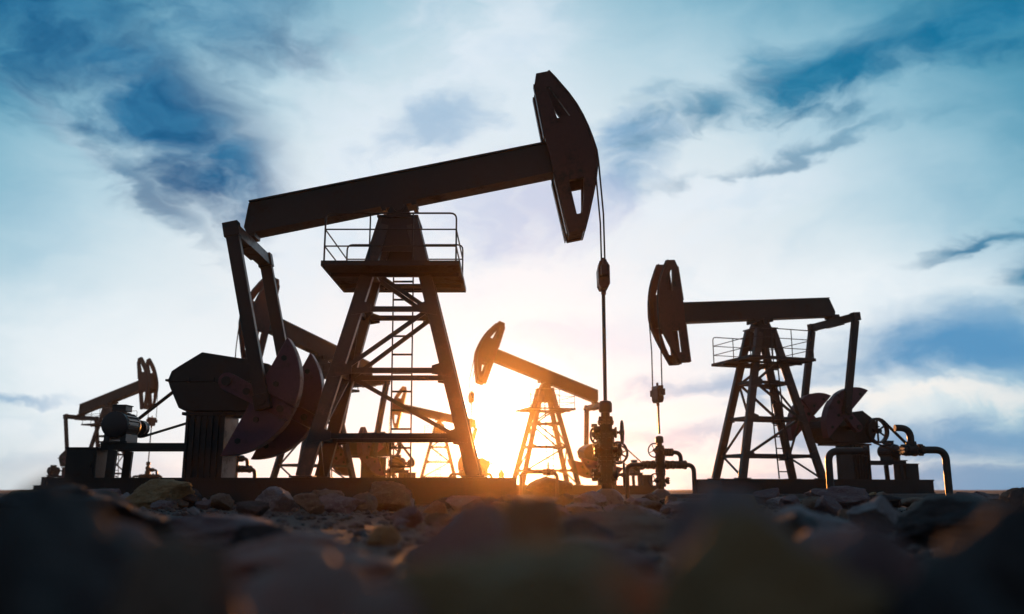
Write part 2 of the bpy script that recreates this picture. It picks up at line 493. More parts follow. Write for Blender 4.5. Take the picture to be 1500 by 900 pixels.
def build_pump(cfg):
    root = bpy.data.objects.new('pumpjack', None); COL.objects.link(root)
    root.location = cfg['loc']; root.rotation_euler = (0, 0, cfg['hd'])
    tag(root, cfg['label'], 'pumpjack', 'pumpjacks of the oil field')
    b = cfg['beam']; L = cfg.get('ladder', 1); B = cfg.get('belt', 1)
    det = cfg.get('detail', True)

    def part(name, key, fn, parent=root, loc=(0, 0, 0), rot=(0, 0, 0), bevel=0.0):
        return link(name, cached(key, fn), parent, loc, rot, bevel)

    # skid -----------------------------------------------------------
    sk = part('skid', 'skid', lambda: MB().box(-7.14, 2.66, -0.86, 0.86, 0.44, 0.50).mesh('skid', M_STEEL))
    for s in (-1, 1):
        part('skid_beam', ('skb', s), lambda: MB().ibeam((-7.16, s * 0.93, 0.274), (2.72, s * 0.93, 0.274), 0.16, 0.552, 0.05).mesh('skid_beam', M_STEEL), sk)
    for i, x in enumerate((-7.08, -5.3, -4.08, -1.9, 0.0, 1.9, 2.62)):
        part('cross_member', ('skc', i), lambda: MB().box(x - 0.06, x + 0.06, -0.87, 0.87, 0.03, 0.435).mesh('cross_member', M_STEEL), sk)
    # mast -----------------------------------------------------------
    for sx in (-1, 1):
        for sy in (-1, 1): part('mast_leg', ('leg', sx, sy), lambda: m_leg(sx, sy), bevel=0.012)
    for iz, z in enumerate((1.43, 2.86, 4.26)):
        lx, ly = legx(z), legy(z)
        for s in (-1, 1):
            part('cross_bar', ('cbx', iz, s), lambda: MB().bar((-lx + 0.1, s * (ly - 0.03), z), (lx - 0.1, s * (ly - 0.03), z), 0.09, 0.115).mesh('cross_bar', M_WORN))
            part('cross_bar', ('cby', iz, s), lambda: MB().bar((s * lx, -ly + 0.08, z), (s * lx, ly - 0.08, z), 0.09, 0.115).mesh('cross_bar', M_WORN))
    for iz, z in enumerate((1.43, 2.86, 4.26)):
        for sx in (-1, 1):
            for sy in (-1, 1):
                lx, ly = legx(z), legy(z)
                def m_gus():
                    m = MB(); x0 = sx * (lx + 0.13); x1 = sx * (lx - 0.34)
                    m.prism([(x0 - sx * 0.04, z - 0.16), (x1, z - 0.09), (x1, z + 0.09), (x0 - sx * 0.14, z + 0.20), (x0 - sx * 0.02, z + 0.02)], *sorted((sy * (ly + 0.105), sy * (ly + 0.125))))
                    return m.mesh('gusset_plate', M_WORN)
                part('gusset_plate', ('gus', iz, sx, sy), m_gus)
    for s in (-1, 1):
        for k, (z0, z1, dr) in enumerate(((4.26, 5.15, 1), (2.86, 4.26, -1), (1.43, 2.86, 1))):
            if k == 2 and s == -1 and L == 1: continue
            x0, x1 = legx(z0) - 0.1, legx(z1) - 0.1
            part('diagonal_brace', ('db', s, k), lambda: MB().bar((dr * x0, s * (legy(z0) - 0.05), z0), (-dr * x1, s * (legy(z1) - 0.05), z1), 0.06, 0.095).mesh('diagonal_brace', M_WORN))
        for k, (z0, z1, dr) in enumerate(((2.86, 4.26, 1), (1.43, 2.86, -1), (0.62, 1.43, 1))):
            y0, y1 = legy(z0) - 0.1, legy(z1) - 0.1
            part('diagonal_brace', ('dby', s, k), lambda: MB().bar((s * (legx(z0) - 0.04), dr * y0, z0), (s * (legx(z1) - 0.04), -dr * y1, z1), 0.05, 0.08, (1, 0, 0)).mesh('diagonal_brace', M_WORN))
    for s in (-1, 1):
        part('gusset_panel', ('gp', s), lambda: MB().prism([(-0.53, 5.62), (0.53, 5.62), (0.36, 6.40), (-0.36, 6.40)], s * 0.44, s * 0.47).mesh('gusset_panel', M_STEEL))
    part('mast_cap', 'cap', lambda: MB().box(-0.47, 0.47, -0.52, 0.52, 6.42, 6.47).mesh('mast_cap', M_STEEL))
    sb = part('saddle_bearing', 'sad', lambda: MB().prism([(-0.31, 6.475), (0.31, 6.475), (0.20, 6.72), (0.13, 6.80), (-0.13, 6.80), (-0.20, 6.72)], -0.34, 0.34).lathe([(-0.42, 0.02), (-0.42, 0.13), (0.42, 0.13), (0.42, 0.02)], PIV, (0, 1, 0), 18).mesh('saddle_bearing', M_STEEL))
    # ladder ---------------------------------------------------------
    def lad(t): return Vector((0.02, L * (1.02 - 0.42 * t), 0.56 + t * 5.75))
    def m_lad():
        m = MB()
        for dx in (-0.235, 0.235): m.bar(lad(0) + Vector((dx, 0, 0)), lad(1.0) + Vector((dx, 0, 0)), 0.05, 0.03, (1, 0, 0))
        return m.mesh('ladder', M_STEEL)
    ld = part('ladder', ('lad', L), m_lad)
    for k in range(13):
        p = lad((k + 0.6) / 13.2)
        part('rung', 'rung', lambda: MB().tube((-0.22, 0, 0), (0.22, 0, 0), 0.026, 6).mesh('rung', M_STEEL), ld, p)
    # platform -------------------------------------------------------
    PZ = 5.14
    def m_plat():
        m = MB(); y0, y1 = -1.33, 1.33
        x0, x1 = -1.50, 1.46
        def bx(xa, xb, ya, yb):
            ya, yb = sorted((ya * L, yb * L)); m.box(xa, xb, ya, yb, PZ - 0.05, PZ)
        bx(x0, -0.50, y0, y1); bx(0.56, x1, y0, y1)
        bx(-0.498, 0.558, y0, -0.45); bx(-0.498, 0.558, 1.20, y1)
        m.box(x0 - 0.02, x1 + 0.02, y0 - 0.03, y0 - 0.002, PZ - 0.08, PZ + 0.03); m.box(x0 - 0.02, x1 + 0.02, y1 + 0.002, y1 + 0.03, PZ - 0.08, PZ + 0.03)
        m.box(x0 - 0.03, x0 - 0.002, y0, y1, PZ - 0.08, PZ + 0.03); m.box(x1 + 0.002, x1 + 0.03, y0, y1, PZ - 0.08, PZ + 0.03)
        return m.mesh('platform', M_STEEL)
    pl = part('platform', ('plat', L), m_plat)
    for s in (-1, 1):
        part('bracket', ('pbk', s), lambda: MB().bar((-1.45, s * 0.55, PZ - 0.10), (1.42, s * 0.55, PZ - 0.10), 0.08, 0.09).mesh('bracket', M_STEEL), pl)
        part('guard_rail', ('gr', s), lambda: cut_rail(s * 1.29, -1.47, 1.40, PZ), pl)
        for xx in (-0.49, 0.45):
            part('post', ('post', s, xx), lambda: MB().tube((xx, s * 1.29, PZ), (xx, s * 1.29, PZ + 1.12), 0.018, 6).mesh('post', M_STEEL), pl)
        part('guard_rail', ('grs', s), lambda: side_rail(-1.47 if s < 0 else 1.40, PZ, -1.29, 1.29), pl)
    # walking beam ---------------------------------------------------
    br = (0, -b, 0)
    def m_beam():
        m = MB()
        m.prism([(-3.42, 0.86), (-3.62, 0.30), (-3.58, 0.165), (4.02, 0.165), (4.02, 0.86)], -0.22, 0.22)
        return m.mesh('walking_beam', M_STEEL)
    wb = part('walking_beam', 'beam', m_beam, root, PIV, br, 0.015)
    part('flange', 'fl1', lambda: MB().box(-3.57, 4.0, -0.27, 0.27, 0.115, 0.162).mesh('flange', M_STEEL), wb)
    part('flange', 'fl2', lambda: MB().box(-3.40, 4.0, -0.27, 0.27, 0.863, 0.90).mesh('flange', M_STEEL), wb)
    part('bearing_seat', 'bs', lambda: MB().box(-0.42, 0.42, -0.30, 0.30, 0.05, 0.112).box(-0.40, -0.30, -0.34, 0.34, -0.02, 0.05).box(0.30, 0.40, -0.34, 0.34, -0.02, 0.05).mesh('bearing_seat', M_STEEL), wb)
    # horse head -----------------------------------------------------
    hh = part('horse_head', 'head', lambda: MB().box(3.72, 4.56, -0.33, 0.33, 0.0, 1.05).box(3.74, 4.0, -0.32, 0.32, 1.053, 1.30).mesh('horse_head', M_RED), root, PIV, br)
    part('spreader', 'spr', lambda: MB().box(3.74, 4.05, -0.33, 0.33, -1.42, -1.12).mesh('spreader', M_RED), hh)
    for s in (-1, 1):
        ya, yb = sorted((s * 0.335, s * 0.45))
        part('cheek_plate', ('chk', s), lambda: MB().prism(HEAD, ya, yb, (HOLE_UP, HOLE_LO)).mesh('cheek_plate', M_RED), hh, bevel=0.012)
        def m_nose():
            m = MB(); yc, yd = sorted((s * 0.27, s * 0.47)); poly = [(u + 0.0, w) for u, w in ARC]
            out = [(u + 0.045, w + 0.01) for u, w in ARC]; inn = [(u + 0.003, w) for u, w in ARC]
            m.prism(out + inn[::-1], yc, yd)
            return m.mesh('nose_plate', M_RED)
        part('nose_plate', ('nose', s), m_nose, hh)
        def m_backrim():
            m = MB(); yc, yd = sorted((s * 0.25, s * 0.46))
            m.prism([(3.635, 0.95), (3.675, 2.28), (3.70, 2.28), (3.657, 0.95)], yc, yd)
            return m.mesh('back_rim', M_RED)
        part('back_rim', ('brim', s), m_backrim, hh)
        part('lower_rim', ('lrim', s), lambda: MB().box(3.655, 3.677, *sorted((s * 0.25, s * 0.46)), -1.44, 0.05).mesh('lower_rim', M_RED), hh)
    # bridle, carrier bar and polished rod ---------------------------------
    def rot(u, w): return (u * math.cos(b) - w * math.sin(b), PIV.z + u * math.sin(b) + w * math.cos(b))
    zc = 5.12 + 4.75 * (b - 0.207)
    front = [rot(u + 0.06, w) for u, w in ARC]
    im = max(range(len(front)), key=lambda i: front[i][0])
    pts = front[:im + 1]; xl, zl = pts[-1]
    tail = [(4.73, zl * 0.45 + zc * 0.55 + 0.2), (4.74, zc + 0.22)] if zl - zc > 1.6 else [(4.735, zc + 0.22)]
    cable_r = cfg.get('cable', 0.022)
    for s in (-1, 1):
        P = [(x, s * 0.37, z) for x, z in pts] + [(x, s * 0.365, z) for i, (x, z) in enumerate(tail)]
        link('bridle_cable', MB().path(P, cable_r, 6).mesh('bridle_cable', M_CAB, True), root)
    cb = link('carrier_bar', cached('carrier', lambda: MB().prism([(-0.10, 0.34), (0.06, 0.34), (0.13, 0.22), (0.13, -0.20), (0.08, -0.30), (-0.08, -0.30), (-0.13, -0.20), (-0.14, 0.16)], -0.24, 0.24)
        .box(-0.085, 0.085, -0.45, 0.45, -0.04, 0.20).tube((0, -0.36, 0.20), (0, -0.36, 0.33), 0.05).tube((0, 0.36, 0.20), (0, 0.36, 0.33), 0.05)
        .tube((0, 0, -0.3), (0, 0, -0.42), 0.06).tube((0, 0, 0.34), (0, 0, 0.46), 0.045).mesh('carrier_bar', M_RED)), root, (4.735, 0, zc), bevel=0.015)
    link('polished_rod', MB().tube((4.73, 0, zc - 0.3), (4.72, 0, 2.2), cfg.get('rod', 0.042), 8).mesh('polished_rod', M_PIPE, True), root)
    # equalizer, pitmans, cranks -------------------------------------
    ex, ez = rot(*EQ)
    dx, dz = ex - HUB[0], ez - HUB[1]; D = math.hypot(dx, dz); D = min(max(D, LP - RC + 0.02), LP + RC - 0.02)
    ga = math.acos((D * D + RC * RC - LP * LP) / (2 * D * RC)); ca = math.atan2(dz, dx) - ga     # wrist towards the head
    wx, wz = HUB[0] + RC * math.cos(ca), HUB[1] + RC * math.sin(ca)
    pa = math.atan2(ex - wx, ez - wz)
    eq = part('equalizer', 'eq', lambda: MB().box(-0.13, 0.13, -1.22, 1.22, -0.15, 0.15).box(-0.16, 0.16, -0.5, 0.5, -0.18, -0.152).box(-0.17, 0.17, -1.46, -1.223, -0.16, 0.17).box(-0.17, 0.17, 1.223, 1.46, -0.16, 0.17).mesh('equalizer', M_STEEL), root, (ex, 0, ez), br, 0.015)
    part('equalizer_bearing', 'eqb', lambda: MB().prism([(-0.2, 0.152), (0.2, 0.152), (0.24, 0.30), (-0.16, 0.30)], -0.24, 0.24).mesh('equalizer_bearing', M_STEEL), eq)
    for s in (-1, 1):
        part('pitman', ('pit', s), lambda: MB().box(-0.14, 0.14, -0.09, 0.09, 0.12, LP - 0.16).box(-0.17, 0.17, -0.11, 0.11, -0.2, 0.118).lathe([(-0.15, 0.02), (-0.15, 0.12), (0.15, 0.12), (0.15, 0.02)], (0, 0, 0), (0, 1, 0), 16).mesh('pitman', M_STEEL),
             root, (wx, s * 1.35, wz), (0, pa, 0), 0.012)
        def m_crank():
            m = MB(); pts = [(0.19 * math.cos(a), 0.19 * math.sin(a)) for a in [rad(90 + 180 * i / 10) for i in range(11)]]
            m.prism(pts + [(1.57, -0.16), (1.57, 0.16)], -0.11, 0.11)
            m.lathe([(-0.16, 0.02), (-0.16, 0.11), (0.16, 0.11), (0.16, 0.02)], (0, 0, 0), (0, 1, 0), 18)
            return m.mesh('crank', M_PURP)
        ck = part('crank', 'crank', m_crank, root, (HUB[0], s * 1.10, HUB[1]), (0, -ca, 0), 0.012)
        for hx in (0.48, RC, 1.30):
            part('pin_boss', 'pinb', lambda: MB().lathe([(-0.135, 0.01), (-0.135, 0.075), (0.135, 0.075), (0.135, 0.01)], (0, 0, 0), (0, 1, 0), 14).mesh('pin_boss', M_BLACK, True), ck, (hx, 0, 0))
        for g in (-1, 1):
            part('counterweight', ('cw', g), lambda: m_weight(g), ck, bevel=0.02)
            for (ux, uz) in ((0.98, 0.42), (0.86, 0.98)):
                part('weight_bolt', 'wbolt', lambda: MB().lathe([(-0.195, 0.01), (-0.195, 0.065), (0.195, 0.065), (0.195, 0.01)], (0, 0, 0), (0, 1, 0), 6).mesh('weight_bolt', M_STEEL), ck, (ux, 0, uz * g))
    # gearbox and pedestal --------------------------------------------
    gb = part('gearbox', 'gear', lambda: MB().prism([(-4.94, 2.66), (-4.87, 2.86), (-4.70, 2.98), (-4.23, 3.28), (-3.28, 3.13), (-2.75, 3.02), (-2.45, 2.84), (-2.34, 2.58), (-2.42, 2.26), (-2.66, 2.04), (-2.9, 1.97), (-4.53, 1.99), (-4.66, 2.05), (-4.88, 2.5)], -0.60, 0.60)
        .mesh('gearbox', M_STEEL), bevel=0.02)
    part('housing_flange', 'gfl', lambda: MB().box(-4.97, -2.33, -0.65, 0.65, 2.63, 2.675).mesh('housing_flange', M_STEEL), gb)
    part('crank_shaft', 'gsh', lambda: MB().tube((HUB[0], -1.28, HUB[1]), (HUB[0], 1.28, HUB[1]), 0.10, 16).mesh('crank_shaft', M_STEEL, True), gb)
    part('input_shaft', 'gis', lambda: MB().tube((-4.66, 0.5, 2.46), (-4.66, 0.98, 2.46), 0.05, 10).tube((-5.03, 0.25, 2.69), (-4.9, 0.25, 2.69), 0.05, 8).tube((-5.10, 0.25, 2.69), (-5.03, 0.25, 2.69), 0.025, 8).mesh('input_shaft', M_STEEL, True), gb)
    for x in (-4.45, -3.9, -3.0):
        part('flange_bolt', ('fb', x), lambda: MB().tube((x, -0.66, 2.60), (x, -0.66, 2.71), 0.022, 6).tube((x, 0.66, 2.60), (x, 0.66, 2.71), 0.022, 6).mesh('flange_bolt', M_STEEL), gb)
    pd = part('pedestal', 'ped', lambda: MB().box(-4.51, -3.66, -0.45, 0.45, 0.505, 1.90).box(-4.60, -2.8, -0.52, 0.52, 1.902, 1.965).mesh('pedestal', M_STEEL))
    for k in range(7):
        x = -4.48 + k * 0.132
        for s in (-1, 1):
            part('rib', ('rib', k, s), lambda: MB().box(x - 0.03, x + 0.03, *sorted((s * 0.452, s * 0.50)), 0.51, 1.895).mesh('rib', M_STEEL), pd)
    # motor, belts, stand, cabinet ------------------------------------
    MX, MZ = -6.06, 1.70; GX, GZ, GR, MR = -4.66, 2.46, 0.50, 0.19; BY = B * 0.86
    mt = part('motor', ('motor', B), m_motor, root, (MX, B * -0.55, MZ), (0, 0, 0 if B > 0 else math.pi))
    for k in range(18):
        a = 2 * math.pi * k / 18
        part('cooling_fin', ('fin', k), lambda: MB().bar((0.285 * math.cos(a), 0.12, 0.285 * math.sin(a)), (0.285 * math.cos(a), 0.71, 0.285 * math.sin(a)), 0.03, 0.03, (math.cos(a), 0, math.sin(a))).mesh('cooling_fin', M_MOTOR), mt)
    part('junction_box', 'jb', lambda: MB().box(-0.15, 0.15, 0.2, 0.55, 0.30, 0.42).box(-0.17, 0.17, 0.18, 0.57, 0.421, 0.445).mesh('junction_box', M_MOTOR), mt, bevel=0.01)
    part('motor_pulley', 'mp', lambda: m_pulley(MR, 0.2, False), mt, (0, 1.40, 0))
    gp = part('gear_pulley', 'gpul', lambda: m_pulley(GR, 0.2, True), root, (GX, BY, GZ))
    for k in range(6):
        part('spoke', 'spoke', lambda: MB().box(-0.03, 0.03, -0.025, 0.025, GR * 0.18, GR * 0.9).mesh('spoke', M_STEEL), gp, (0, 0, 0), (0, k * math.pi / 3, 0))
    def m_belt():
        m = MB(); dx, dz = GX - MX, GZ - MZ; d = math.hypot(dx, dz); th = math.atan2(dz, dx); al = math.acos((MR - GR) / d); P = []
        r1, r2 = MR + 0.015, GR + 0.015
        for i in range(9):
            a = th + al + (2 * math.pi - 2 * al) * i / 8; P.append((MX + r1 * math.cos(a), BY, MZ + r1 * math.sin(a)))
        for i in range(13):
            a = th - al + 2 * al * i / 12; P.append((GX + r2 * math.cos(a), BY, GZ + r2 * math.sin(a)))
        P.append(P[0])
        for i in range(len(P) - 1): m.bar(P[i], P[i + 1], 0.17, 0.03, (0, 0, 1) if abs(P[i + 1][0] - P[i][0]) > 0.02 else (1, 0, 0))
        return m.mesh('belt', M_BLACK)
    part('belt', ('belt', B), m_belt)
    st = part('motor_stand', 'stand', lambda: MB().box(-6.34, -4.515, -0.46, -0.36, 1.15, 1.30).box(-6.34, -4.515, 0.36, 0.46, 1.15, 1.30).box(-6.36, -5.75, -0.52, 0.52, 1.302, 1.335).mesh('motor_stand', M_STEEL))
    for (x, y) in ((-6.08, -0.41), (-6.08, 0.41)):
        part('stand_leg', ('stl', x, y), lambda: MB().bar((x - 0.03, y, 0.505), (x, y, 1.148), 0.18, 0.09, (0, 1, 0)).mesh('stand_leg', M_STEEL), st)
    cbx = part('control_cabinet', 'cab', lambda: MB().box(-7.10, -6.44, -0.40, 0.30, 0.505, 1.18).box(-7.13, -6.41, -0.43, 0.33, 1.182, 1.21).mesh('control_cabinet', M_STEEL), bevel=0.01)
    part('cabinet_door', 'cabd', lambda: MB().box(-7.05, -6.49, -0.425, -0.404, 0.57, 1.12).box(-6.57, -6.53, -0.46, -0.426, 0.78, 0.90).mesh('cabinet_door', M_STEEL), cbx)
    return root


H = math.radians
PUMPS = [
    dict(loc=(-2.62, 20.0, 0.0), hd=H(0), beam=0.208, ladder=1, belt=1, label='largest, nearest pumpjack with its horse head raised high above the mast and sun behind it'),
    dict(loc=(9.96, 35.06, 0.14), hd=H(199.5), beam=-0.10, ladder=1, belt=1, cable=0.024, label='pumpjack on the right with level beam, its split horse head facing left'),
    dict(loc=(-9.60, 43.8, 0.0), hd=H(234.8), beam=0.225, ladder=1, belt=1, cable=0.024, label='pumpjack half hidden behind the largest one, its horse head showing between the two pitman arms'),
    dict(loc=(2.04, 55.2, 0.0), hd=H(197.8), beam=0.335, ladder=1, belt=1, cable=0.024, label='orange lit pumpjack right of the sun with steeply tilted beam, behind the nearest wellhead'),
    dict(loc=(-31.06, 68.93, 0.05), hd=H(-28.7), beam=0.221, ladder=1, belt=1, cable=0.024, label='small far pumpjack at the left edge, seen beyond the round electric motor'),
    dict(loc=(-7.04, 86.1, 0.0), hd=H(185.7), beam=0.202, ladder=1, belt=1, cable=0.024, label='smallest and farthest pumpjack, seen through the legs of the largest mast'),
]
ROOTS = [build_pump(c) for c in PUMPS]


# ------------------------------------------------------------------ wellheads
def wheel_parts(root, c, ax, R, tiltz=0.0):
    c = Vector(c); ax = Vector(ax).normalized()
    w = link('handwheel', cached(('hw', R), lambda: MB().ring((0, 0, 0), (0, 0, 1), R, 0.026, 24, 8).lathe([(-0.06, 0.01), (-0.06, 0.05), (0.05, 0.05), (0.05, 0.01)], (0, 0, 0), (0, 0, 1), 12).mesh('handwheel', M_PIPE, True)),
             root, c, ax.to_track_quat('Z', 'Y').to_euler())
    for k in range(4):
        link('spoke', cached(('hs', R), lambda: MB().tube((0.03, 0, 0), (R, 0, 0), 0.016, 6).mesh('spoke', M_PIPE)), w, (0, 0, 0), (0, 0, k * math.pi / 2 + 0.4))


def flange_ring(m, o, ax, r, t=0.05):
    m.lathe([(-t, 0.02), (-t, r), (-0.006, r), (-0.006, r * 0.9), (0.006, r * 0.9), (0.006, r), (t, r), (t, 0.02)], o, ax, 20)
    o, ax = Vector(o), Vector(ax).normalized(); a = ax.orthogonal().normalized(); b = ax.cross(a)
    for k in range(8):
        d = (a * math.cos(k * math.pi / 4) + b * math.sin(k * math.pi / 4)) * (r * 0.82)
        m.tube(o + d - ax * (t + 0.035), o + d + ax * (t + 0.035), 0.02, 6)


def wellhead(loc, hd, label, wheels, pipes=True, wall=1):
    """local: Z up, +X and -X the side pipes"""
    root = bpy.data.objects.new('wellhead', None); COL.objects.link(root)
    root.location = loc; root.rotation_euler = (0, 0, hd); tag(root, label, 'wellhead', 'wellheads under the horse heads')
    def dome():
        prof = [(0.0, 0.40)] + [(0.34 * math.sin(a), 0.38 * math.cos(a)) for a in [rad(9 * i) for i in range(9)]]
        return MB().lathe([(-0.12, 0.40)] + prof, (0, 0, 0), (0, 0, 1), 36).mesh('base_dome', M_DOME, True)
    link('base_dome', cached('wdome', dome), root)
    def col():
        m = MB(); m.lathe([(0.2, 0.13), (0.40, 0.12), (0.62, 0.12), (0.62, 0.155), (0.78, 0.16), (0.90, 0.115), (1.05, 0.115), (1.1, 0.155), (1.32, 0.155), (1.36, 0.115), (1.55, 0.12), (1.58, 0.145), (1.72, 0.145), (1.76, 0.10), (2.02, 0.095)], (0, 0, 0), (0, 0, 1), 24)
        for z, r in ((0.46, 0.20), (0.56, 0.18), (0.86, 0.19), (0.96, 0.20), (1.05, 0.185), (1.38, 0.19), (1.47, 0.20), (1.54, 0.18), (1.78, 0.185), (1.85, 0.165)): flange_ring(m, (0, 0, z), (0, 0, 1), r, 0.026)
        return m.mesh('casing_column', M_PIPE, True)
    link('casing_column', cached('wcol', col), root)
    link('stuffing_box', cached('wsb', lambda: MB().lathe([(2.0, 0.10), (2.0, 0.135), (2.03, 0.15), (2.2, 0.15), (2.25, 0.12), (2.27, 0.05)], (0, 0, 0), (0, 0, 1), 20).mesh('stuffing_box', M_PIPE, True)), root)
    for (ang, z, reach, R) in wheels:
        d = Vector((math.cos(ang), math.sin(ang), 0))
        m = MB(); m.lathe([(0.08, 0.09), (0.20, 0.09), (0.20, 0.125), (0.24, 0.125), (0.24, 0.065), (reach * 0.7, 0.045), (reach * 0.7, 0.03), (reach + 0.03, 0.03)], (0, 0, z), d, 14)
        link('gate_valve', m.mesh('gate_valve', M_PIPE, True), root)
        wheel_parts(root, Vector((0, 0, z)) + d * reach, d, R)
    if not pipes:
        for (ang, z, ln, rr) in ((H(180), 1.62, 0.26, 0.13), (H(180), 1.15, 0.24, 0.15), (H(0), 1.17, 0.27, 0.15), (H(180), 0.62, 0.27, 0.14), (H(95), 0.85, 0.34, 0.15), (H(265), 1.3, 0.3, 0.14)):
            d = Vector((math.cos(ang), math.sin(ang), 0)); m = MB(); m.tube((0, 0, z), d * ln + Vector((0, 0, z)), 0.075, 12)
            flange_ring(m, d * ln + Vector((0, 0, z)), d, rr, 0.028); link('blind_flange', m.mesh('blind_flange', M_PIPE, True), root)
    if pipes:
        m = MB(); m.tube((0, 0, 0.62), (0.30, 0, 0.62), 0.07, 12); flange_ring(m, (0.26, 0, 0.62), (1, 0, 0), 0.13, 0.026); link('blind_flange', m.mesh('blind_flange', M_PIPE, True), root)
        for s in (-1, 1):
            zp = 1.2
            m = MB(); m.path(elbow([(s * 0.15, 0, zp), (s * 1.26, 0, zp), (s * 1.26, 0, -0.1)], 0.26, 7), 0.085, 14)
            link('side_pipe', m.mesh('side_pipe', M_PIPE, True), root)
            m = MB()
            for x, r in ((0.25, 0.17), (0.36, 0.15), (0.48, 0.16), (0.62, 0.15)): flange_ring(m, (s * x, 0, zp), (1, 0, 0), r, 0.03)
            if s > 0:
                m.lathe([(-0.14, 0.12), (-0.1, 0.15), (0.1, 0.15), (0.14, 0.12)], (0.78, 0, zp), (1, 0, 0), 14); flange_ring(m, (0.93, 0, zp), (1, 0, 0), 0.17, 0.03)
            link('pipe_flange', m.mesh('pipe_flange', M_PIPE, True), root)
        m = MB(); m.path(elbow([(0.15, 0, 1.66), (0.78, 0, 1.66), (0.78, 0, 1.30)], 0.24, 7), 0.08, 14)
        for x in (0.24, 0.34, 0.44): flange_ring(m, (x, 0, 1.66), (1, 0, 0), 0.15, 0.028)
        link('return_elbow', m.mesh('return_elbow', M_PIPE, True), root)
    return root


def wl(i, x=4.72):
    c = PUMPS[i]; return (c['loc'][0] + x * math.cos(c['hd']), c['loc'][1] + x * math.sin(c['hd']), c['loc'][2] if i != 1 else 0.0)


wellhead(wl(0), 0, 'orange lit wellhead with three handwheels under the nearest horse head, on a round base', [(H(-12), 1.55, 0.36, 0.25), (H(52), 1.12, 0.50, 0.24), (H(-8), 0.62, 0.38, 0.26), (H(140), 1.5, 0.3, 0.17)], pipes=False)
w2 = wl(1)
wellhead(w2, H(4), 'dark wellhead with two spoked handwheels and bent pipes left of the right pumpjack', [(H(228), 1.72, 0.42, 0.25), (H(228), 0.62, 0.42, 0.25)])
wellhead(wl(2), H(60), 'wellhead half hidden behind the counterweights of the largest pumpjack', [(H(180), 1.6, 0.42, 0.25)])
wellhead(wl(3), H(10), 'wellhead behind the lit right leg of the largest mast', [(H(190), 1.6, 0.42, 0.25)])
wellhead(wl(4), H(-15), 'small far wellhead with one bent pipe left of the ribbed pedestal', [(H(20), 1.2, 0.42, 0.2)])
wellhead(wl(5), H(10), 'farthest wellhead seen low behind the ladder of the largest mast', [(H(190), 1.6, 0.42, 0.25)])


# ------------------------------------------------------------------ free pipes in front of the right pumpjack
def bent_pipe(loc, pts, label, flanges, r=0.09, extra=None):
    root = bpy.data.objects.new('pipe', None); COL.objects.link(root); root.location = loc; tag(root, label, 'pipe', 'pipes rising from the ground')
    link('pipe_run', MB().path(elbow(pts, 0.26, 8), r, 16).mesh('pipe_run', M_PIPE, True), root)
    for (o, ax, rr) in flanges:
        m = MB(); flange_ring(m, o, ax, rr, 0.035); link('pipe_flange', m.mesh('pipe_flange', M_PIPE, True), root)
    for p, rr in (extra or []):
        link('upper_elbow', MB().path(elbow(p, 0.26, 8), rr, 16).mesh('upper_elbow', M_PIPE, True), root)
    return root


bent_pipe((7.95, 22.6, 0), [(0, 0, -0.15), (0, 0, 1.25), (0.92, 0, 1.25)], 'bent pipe in front of the ribbed pedestal of the right pumpjack', [((0.93, 0, 1.25), (1, 0, 0), 0.13)])
pv = bent_pipe((10.90, 22.6, 0), [(0, 0, -0.15), (0, 0, 1.28), (-1.02, 0, 1.28)], 'bent pipe with a valve and upper elbow at the right end of the skid',
               [((-0.62, 0, 1.28), (1, 0, 0), 0.15), ((-0.78, 0, 1.28), (1, 0, 0), 0.16), ((-0.92, 0, 1.28), (1, 0, 0), 0.14), ((-1.04, 0, 1.28), (1, 0, 0), 0.14), ((-0.84, 0, 1.42), (0, 0, 1), 0.13)],
               extra=[([(-1.22, 0, 1.83), (-0.84, 0, 1.83), (-0.84, 0, 1.3)], 0.085)])
link('pipe_valve', MB().lathe([(-0.14, 0.11), (-0.1, 0.15), (0.1, 0.15), (0.14, 0.11)], (-0.84, 0, 1.28), (1, 0, 0), 14).mesh('pipe_valve', M_PIPE, True), pv)
fl = bent_pipe((1.80, 36.0, 0), [(0, 0, -0.15), (0, 0, 0.98), (-1.45, 0, 0.98), (-1.45, 0, 0.1)], 'thin flow line pipe with a small valve in front of the orange lit mast', [((-0.5, 0, 0.98), (1, 0, 0), 0.13), ((-0.2, 0, 0.98), (1, 0, 0), 0.13)], r=0.07)
link('pipe_valve', MB().lathe([(-0.12, 0.09), (-0.08, 0.15), (0.08, 0.15), (0.12, 0.09)], (-0.35, 0, 0.98), (1, 0, 0), 14).tube((-0.35, 0, 1.1), (-0.35, 0, 1.38), 0.03).mesh('pipe_valve', M_PIPE, True), fl)

# ------------------------------------------------------------------ pads under the machines
def pad(x0, x1, y0, y1, z, hd=0, c=(0, 0)):
    m = MB().box(x0, x1, y0, y1, -0.25, z)
    o = link('concrete_pad', m.mesh('concrete_pad', M_CONC), None, (c[0], c[1], 0), (0, 0, hd), 0.02); o['kind'] = 'structure'


pad(-9.2, 4.1, -2.0, 2.2, 0.137, PUMPS[1]['hd'], (9.96, 35.06))

